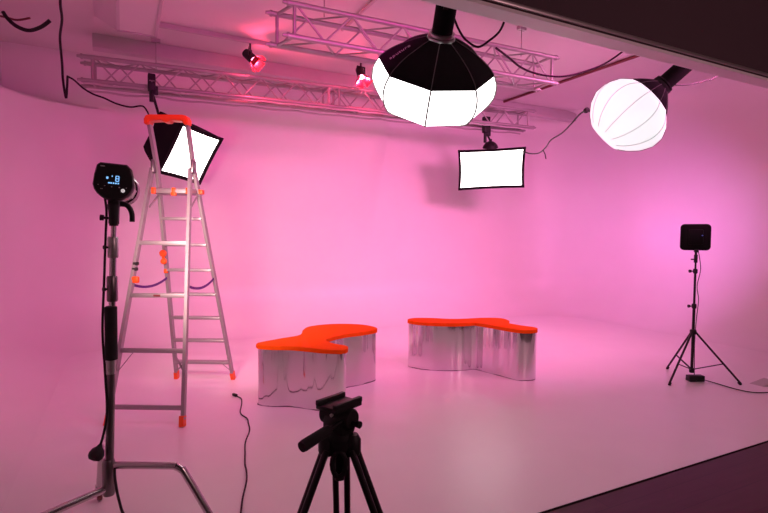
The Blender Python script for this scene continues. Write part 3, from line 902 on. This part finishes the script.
for z, r in ((0.10, 0.026), (0.51, 0.032), (0.785, 0.024), (1.155, 0.022)):
    c_ = MB().lathe(zc(z - 0.025), (0, 0, 1), [(0, 0), (0, r * 0.8), (0.01, r), (0.04, r), (0.05, r * 0.8), (0.05, 0)], seg=16).build('collar', 'black', ls)
    if z > 0.6:
        MB().cyl(zc(z), zc(z) + RT * -0.05, 0.006).lathe(zc(z) - RT * 0.045, -RT, [(0, 0), (0, 0.015), (0.018, 0.017), (0.02, 0)], seg=12).build('collar_knob', 'black', c_)
pn_c = zc(1.513) - RT * 0.012
pn_z = V((0.76, 0.65, 0.02)).normalized()            # lit side, towards the back right curve of the wall
pnl = thing('led_panel', tuple(zc(1.34)), 'square black panel light seen from behind on the slim tripod stand', 'light panel')
R_p = frame(RT, pn_z)
px_, py_ = R_p @ V((1, 0, 0)), R_p @ V((0, 1, 0))
if py_.z < 0: px_, py_ = -px_, -py_
rr = 0.04; hs = 0.138
ol = []
for cx, cy, a0 in ((1, 1, 0), (-1, 1, 90), (-1, -1, 180), (1, -1, 270)):
    for k in range(6):
        a = radians(a0 + 90 * k / 5)
        ol.append((cx * (hs - rr) + rr * cos(a), cy * (hs - rr) + rr * sin(a)))
t = bmesh.new()
def pr(sc, off): return [t.verts.new(pn_c + px_ * x * sc + py_ * y * sc + pn_z * off) for x, y in ol]
rs = [pr(0.95, -0.022), pr(1, -0.016), pr(1, 0.02), pr(0.97, 0.026)]
for A, B in zip(rs, rs[1:]):
    for i in range(len(ol)):
        t.faces.new((A[i], A[(i + 1) % len(ol)], B[(i + 1) % len(ol)], B[i]))
t.faces.new(rs[0]); t.faces.new(rs[-1][::-1])
m = MB(); m._merge(t); m.build('housing', 'lamp_black', pnl)
R_pb = Matrix((px_, py_, pn_z)).transposed()
MB().box(pn_c - pn_z * 0.034, (0.13, 0.16, 0.03), R_pb, bevel=0.008).build('control_box', 'lamp_black', pnl)
MB().box(pn_c - pn_z * 0.050 + px_ * 0.055 * (1 if px_.dot(RT) > 0 else -1) + py_ * 0.018, (0.012, 0.008, 0.004), R_pb).build('indicator', 'blue_led', pnl)
MB().box(pn_c + pn_z * 0.027, (0.24, 0.24, 0.004), R_pb).build('lamp_face', 'panel_pink' if 'panel_pink' in M else 'black', pnl)
MB().lathe(zc(1.245), (0, 0, 1), [(0, 0), (0, 0.018), (0.08, 0.018), (0.085, 0.012), (0.13, 0.012), (0.13, 0)], seg=14).cyl(zc(1.28), zc(1.28) - RT * 0.05, 0.007).box(zc(1.37), (0.035, 0.035, 0.06), R_pb, bevel=0.005).build('tilt_mount', 'black', pnl)
# its thin lead and the power brick
cp = [pn_c - pn_z * 0.03 - py_ * 0.14 + RT * 0.03, zc(1.18) + RT * 0.055, zc(1.0) + RT * 0.025, zc(0.85) + RT * 0.045, zc(0.65) + RT * 0.03, zc(0.4) + RT * 0.02, zc(0.16) + RT * 0.026, V((5.325, 3.24, 0.05))]
MB().tube(spline(cp, 6), 0.004, 8).build('lead', 'rubber', pnl)
pad = thing('power_adapter', (5.335, 3.235, 0), 'black power adapter box with trailing cord on the floor under the slim tripod stand', 'adapter')
br = MB().box((5.335, 3.235, 0.033), (0.165, 0.075, 0.062), Matrix.Rotation(radians(-24), 3, 'Z'), bevel=0.008)
br.build('casing', 'black', pad)
cp = [(5.40, 3.20, 0.02), (5.44, 3.10, 0.006), (5.42, 2.98, 0.006), (5.41, 2.86, 0.006), (5.45, 2.74, 0.006), (5.584, 2.675, 0.006), (5.75, 2.66, 0.006), (6.0, 2.72, 0.006), (6.5, 2.7, 0.006)]
MB().tube(spline(cp, 6), 0.0045, 8).build('cord', 'rubber', pad)
# small grey floor wedge at the right edge
t = bmesh.new()
w = V((5.82, 2.80, 0))
pts = [w + RT * -0.05 + V((0, 0, 0)), w + RT * 0.10, w + RT * 0.10 + V((0, 0.12, 0)), w + RT * -0.05 + V((0, 0.12, 0))]
pts = [V((p.x, p.y, 0)) for p in pts]
lo = [t.verts.new(p) for p in pts]
hi = [t.verts.new(pts[1] + V((0, 0, 0.06))), t.verts.new(pts[2] + V((0, 0, 0.06)))]
t.faces.new(lo[::-1]); t.faces.new((lo[0], lo[1], hi[0])); t.faces.new((lo[3], hi[1], lo[2])); t.faces.new((lo[0], hi[0], hi[1], lo[3])); t.faces.new((lo[1], lo[2], hi[1], hi[0]))
m = MB(); m._merge(t); tag(m.build('floor_wedge', 'beam', origin=tuple(w)), 'small grey wedge on the floor at the far right edge', 'wedge')

# ------------------------------------------------------------------ video tripod in front
tb = V((0.545, 1.335, 0.0))
tp = thing('video_tripod', tuple(tb), 'black video tripod with pan handle in the centre foreground', 'tripod')
def TP(x, y, z): return tb + RT.xy.to_3d() * x + V((FW.x, FW.y, 0)).normalized() * y + V((0, 0, z))
# plate: two rails with a slot, turned to run away to the right
td = radians(38)
tx, ty = RT.xy.to_3d().normalized(), V((FW.x, FW.y, 0)).normalized()
pf = tx * sin(td) + ty * cos(td); ps = tx * cos(td) - ty * sin(td)
tilt = V((0, 0, 1))
R_t = Matrix((ps, pf, tilt)).transposed()
pc_ = TP(-0.003, 0, 1.015)
plate = MB().box(pc_, (0.080, 0.108, 0.014), R_t, bevel=0.003).build('plate', 'black', tp)
for s in (-1, 1):
    MB().box(pc_ + ps * 0.033 * s + V((0, 0, 0.011)), (0.014, 0.112, 0.016), R_t, bevel=0.003).build('plate_rail', 'black', plate)
# head: drum across, body below
MB().lathe(pc_ - V((0, 0, 0.032)) - ps * 0.056, ps, [(0, 0), (0, 0.025), (0.006, 0.030), (0.102, 0.030), (0.108, 0.026), (0.108, 0)], seg=28).build('tilt_drum', 'black', tp)
m = MB().box(pc_ - V((0, 0, 0.050)), (0.082, 0.064, 0.066), R_t, bevel=0.016)
m.lathe(pc_ - V((0, 0, 0.118)), (0, 0, 1), [(0, 0), (0, 0.030), (0.01, 0.038), (0.03, 0.040), (0.05, 0.034), (0.05, 0)], seg=24)
m.build('pan_base', 'black', tp)
MB().cyl(pc_ - V((0, 0, 0.04)) + ps * 0.045, pc_ - V((0, 0, 0.04)) + ps * 0.078, 0.006).lathe(pc_ - V((0, 0, 0.04)) + ps * 0.066, ps, [(0, 0), (0, 0.009), (0.013, 0.010), (0.015, 0)], seg=12).build('tilt_knob', 'black', tp)
MB().lathe(pc_ - V((0, 0, 0.022)) - pf * 0.028, -pf, [(0, 0), (0, 0.005), (0.006, 0.005), (0.007, 0)], seg=12).build('level_bubble', 'silver_print', tp)
# pan handle
h0 = TP(0.018, -0.03, 0.985)
h1 = TP(-0.076, -0.15, 0.961)
hdv = (h1 - h0).normalized()
MB().cyl(h0, h1, 0.0062).build('pan_bar', 'blackmetal', tp)
gs = h0.lerp(h1, 0.42)
MB().lathe(gs, hdv, [(0, 0), (0, 0.011), (0.008, 0.0145), (0.095, 0.0155), (0.103, 0.014), (0.105, 0)], seg=20).build('pan_handle', 'grip', tp)
# bowl and spider
MB().lathe(TP(0, 0, 0.862), (0, 0, 1), [(0, 0), (0, 0.018), (0.02, 0.03), (0.04, 0.040), (0.055, 0.040), (0.06, 0.028), (0.06, 0)], seg=24).build('crown', 'black', tp)
m = MB().cyl(TP(0.0, -0.002, 0.88), TP(0.0, -0.002, 0.80), 0.014)
m.build('centre_column', 'black', tp)
cr = [TP(0.0 + 0.019 * cos(a), -0.03, 0.855 + 0.036 * sin(a)) for a in [2 * pi * k / 16 for k in range(16)]]
MB().tube(cr, 0.0075, 8, close=True).build('carry_ring', 'black', tp)
for a, sp in ((radians(194), 0.36), (radians(-14), 0.39), (radians(92), 0.40)):
    d = tx * cos(a) + ty * sin(a)
    sd = V((-d.y, d.x, 0))
    top = TP(0, 0, 0.930) + d * 0.026
    ft = TP(0, 0, 0.012) + d * sp
    lg = MB().lathe(top - V((0, 0, 0.055)) + d * 0.012, (0, 0, 1), [(0, 0), (0, 0.020), (0.01, 0.024), (0.045, 0.024), (0.06, 0.015), (0.062, 0)], seg=16).build('leg', 'black', tp)
    k0 = top - V((0, 0, 0.035)) + d * 0.014
    for s in (-1, 1):
        MB().cyl(k0 + sd * 0.0175 * s, k0.lerp(ft, 0.60) + sd * 0.0175 * s, 0.0098, seg=12).build('leg_tube', 'blackmetal', lg)
    j = k0.lerp(ft, 0.60)
    Rj = frame(sd, (ft - k0))
    MB().box(j, (0.052, 0.026, 0.05), Rj, bevel=0.006).build('leg_clamp', 'black', lg)
    MB().cyl(j, ft, 0.009, seg=12).build('leg_tube', 'blackmetal', lg)
    MB().lathe(ft - V((0, 0, 0.012)), (j - ft), [(0, 0), (0, 0.010), (0.006, 0.016), (0.04, 0.014), (0.04, 0)], seg=12).build('rubber_foot', 'rubber', lg)

# ------------------------------------------------------------------ cables
cp = [(0.909, 4.730), (0.931, 4.650), (0.905, 4.50), (0.850, 4.275), (0.872, 4.12), (0.860, 4.020), (0.835, 3.86), (0.76, 3.65), (0.716, 3.451), (0.685, 3.30), (0.673, 3.20), (0.645, 3.066), (0.584, 2.877), (0.545, 2.731), (0.48, 2.5), (0.45, 2.2)]
cb = thing('floor_cable', (0.86, 4.02, 0), 'loose black cable with plug end winding across the pale floor by the ladder', 'cable')
MB().tube(spline([(x, y, 0.006) for x, y in cp], 6), 0.0052, 8).build('lead', 'rubber', cb)
MB().box((0.895, 4.755, 0.014), (0.022, 0.06, 0.024), Matrix.Rotation(radians(25), 3, 'Z'), bevel=0.005).build('plug', 'black', cb)

def hang(pts, r, label, name='hanging_cable', sag=True):
    pts = [V(p) for p in pts]
    o = MB().tube(spline(pts, 6), r, 8).build(name, 'rubber', origin=tuple(pts[0]))
    return tag(o, label, 'cable')
hang([px(60, -30, 4.6), px(60, -8, 4.95), px(60.5, 6, 5.1), px(62, 20, 5.3), px(60, 38, 5.7), px(62, 62, 5.95), px(63, 80, 6.0), px(66, 98, 6.0), px(67, 88, 6.0), px(67.5, 77, 6.0)], 0.013, 'black cable dropping from the ceiling at the upper left, ending in a loop')
hang([px(67, 76, 6.0), px(74, 80, 6.0), px(83, 88, 6.0), px(93, 94, 6.0), px(104, 98, 6.05), px(116, 103.5, 6.1), px(130, 107, 6.15), px(142, 106, 6.2), px(147, 111, 6.25), px(150, 118, 6.4)], 0.010, 'black cable swagged from the left drop cable to the softbox by the ladder')
hang([px(3, 12, 5.4), px(8, 19, 5.4), px(17, 26.5, 5.4), px(29, 30.5, 5.4), px(41, 27, 5.4), px(50, 20.5, 5.4)], 0.020, 'short thick black cable sagging at the upper left corner')
hang([px(-6, 15, 5.6), px(5, 17, 5.6), px(17, 20, 5.6), px(30, 18, 5.6)], 0.012, 'thin reddish cable behind the thick sagging one in the left corner').data.materials[0] = M['brown']
hang([px(506, 12, 2.9), px(504, 22, 2.95), px(499, 32, 3.0), px(490, 40, 3.05), px(478, 47, 3.1), px(466, 40, 3.08), px(459, 30, 3.05), px(454, 18, 3.0)], 0.007, 'black lead looping from the dark header to the octagonal lantern')
hang([px(496, 48, 3.6), px(508, 57, 3.7), px(522, 68, 3.8), px(540, 74.5, 3.9), px(562, 76.5, 4.0), px(583, 72, 4.1), px(604, 64, 4.2), px(622, 52, 4.3), px(634, 40, 4.35)], 0.008, 'long black cable swagged between the octagonal lantern and the header')
hang([px(664, 83.5, 4.75), px(676, 85, 4.8), px(690, 84.5, 4.85), px(704, 81, 4.9), px(714, 78, 4.95), px(730, 66, 5.0)], 0.006, 'thin black cable running right from the globe lantern collar to the header')
gl = thing('plug_cable', tuple(px(588, 109, 5.6)), 'thin black cable with plug between the level softbox and the globe lantern', 'cable')
MB().tube(spline([px(522, 151, 8.3), px(530, 153.5, 8.2), px(539, 153, 8.0), px(546, 147, 7.6), px(551, 140, 7.3), px(562, 133, 6.9), px(572, 123, 6.3), px(580, 114, 5.9), px(587, 110, 5.6)], 6), 0.009, 8).build('lead', 'rubber', gl)
MB().tube([px(543, 150, 7.8), px(545, 154, 7.8), px(546, 159, 7.8)], 0.008, 8).build('tie', 'rubber', gl)
MB().lathe(px(585, 111, 5.6), px(592, 108, 5.4) - px(585, 111, 5.6), [(-0.02, 0), (-0.02, 0.012), (0.02, 0.028), (0.06, 0.030), (0.08, 0.018), (0.08, 0)], seg=14).build('plug', 'black', gl)
MB().tube(spline([px(589, 110, 5.5), px(592, 114, 5.3), px(597, 120, 5.1), px(602, 126, 4.95)], 5), 0.008, 8).build('lead', 'rubber', gl)

# ------------------------------------------------------------------ lights
def area(name, loc, aim, sx, sy, energy, color, spread=180):
    ld = bpy.data.lights.new(name, 'AREA')
    ld.shape = 'RECTANGLE'; ld.size = sx; ld.size_y = sy
    ld.energy = energy; ld.color = color; ld.spread = radians(spread)
    o = bpy.data.objects.new(name, ld)
    COL.objects.link(o)
    o.location = loc
    o.rotation_euler = (V(aim) - V(loc)).to_track_quat('-Z', 'Y').to_euler()
    return o
# added pink wash lamps, unseen behind the header, pointing at the curved wall
for u, e, c, du, sp in ((1.1, 16, (1.0, 0.02, 0.46), -0.2, 108), (2.9, 22, (1.0, 0.05, 0.48), 0.1, 106), (5.35, 52, (1.0, 0.22, 0.58), -0.4, 104), (6.5, 4, (1.0, 0.22, 0.58), -1.0, 100)):
    area('added_pink_wash', (u, 2.66, 3.27), (u + du, 8.0, 0.50), 1.2, 0.66, e, c, sp)
# glow of the LED panel on the wall
area('panel_glow', pn_c + pn_z * 0.04, pn_c + pn_z * 2, 0.24, 0.24, 9, (1.0, 0.26, 0.95), 62)
# modelling light of the flash head
ld = bpy.data.lights.new('modelling_lamp', 'SPOT')
ld.energy = 330; ld.color = (1.0, 0.64, 0.60); ld.spot_size = radians(70); ld.spot_blend = 1.0; ld.shadow_soft_size = 0.20
lo = bpy.data.objects.new('modelling_lamp', ld)
COL.objects.link(lo)
lo.location = hc + hax * 0.34
lo.rotation_euler = (V((2.5, 8.0, 0.6)) - lo.location).to_track_quat('-Z', 'Y').to_euler()
# added dim reddish fill, unseen, lifting the dark area where the camera stands
area('added_room_fill', (3.0, -2.2, 2.7), (3.5, 2.0, 2.3), 1.5, 0.4, 34, (1.0, 0.52, 0.58))

w = bpy.data.worlds.new('world')
SC.world = w
w.use_nodes = True
w.node_tree.nodes['Background'].inputs[0].default_value = (0.5, 0.25, 0.35, 1)
w.node_tree.nodes['Background'].inputs[1].default_value = 0.03

SC.view_settings.view_transform = 'Standard'
SC.view_settings.look = 'None'
SC.view_settings.gamma = 1
SC.view_settings.use_curve_mapping = False
SC.view_settings.exposure = 0.29
for o in bpy.data.objects:
    if '_o' in o:
        del o['_o']
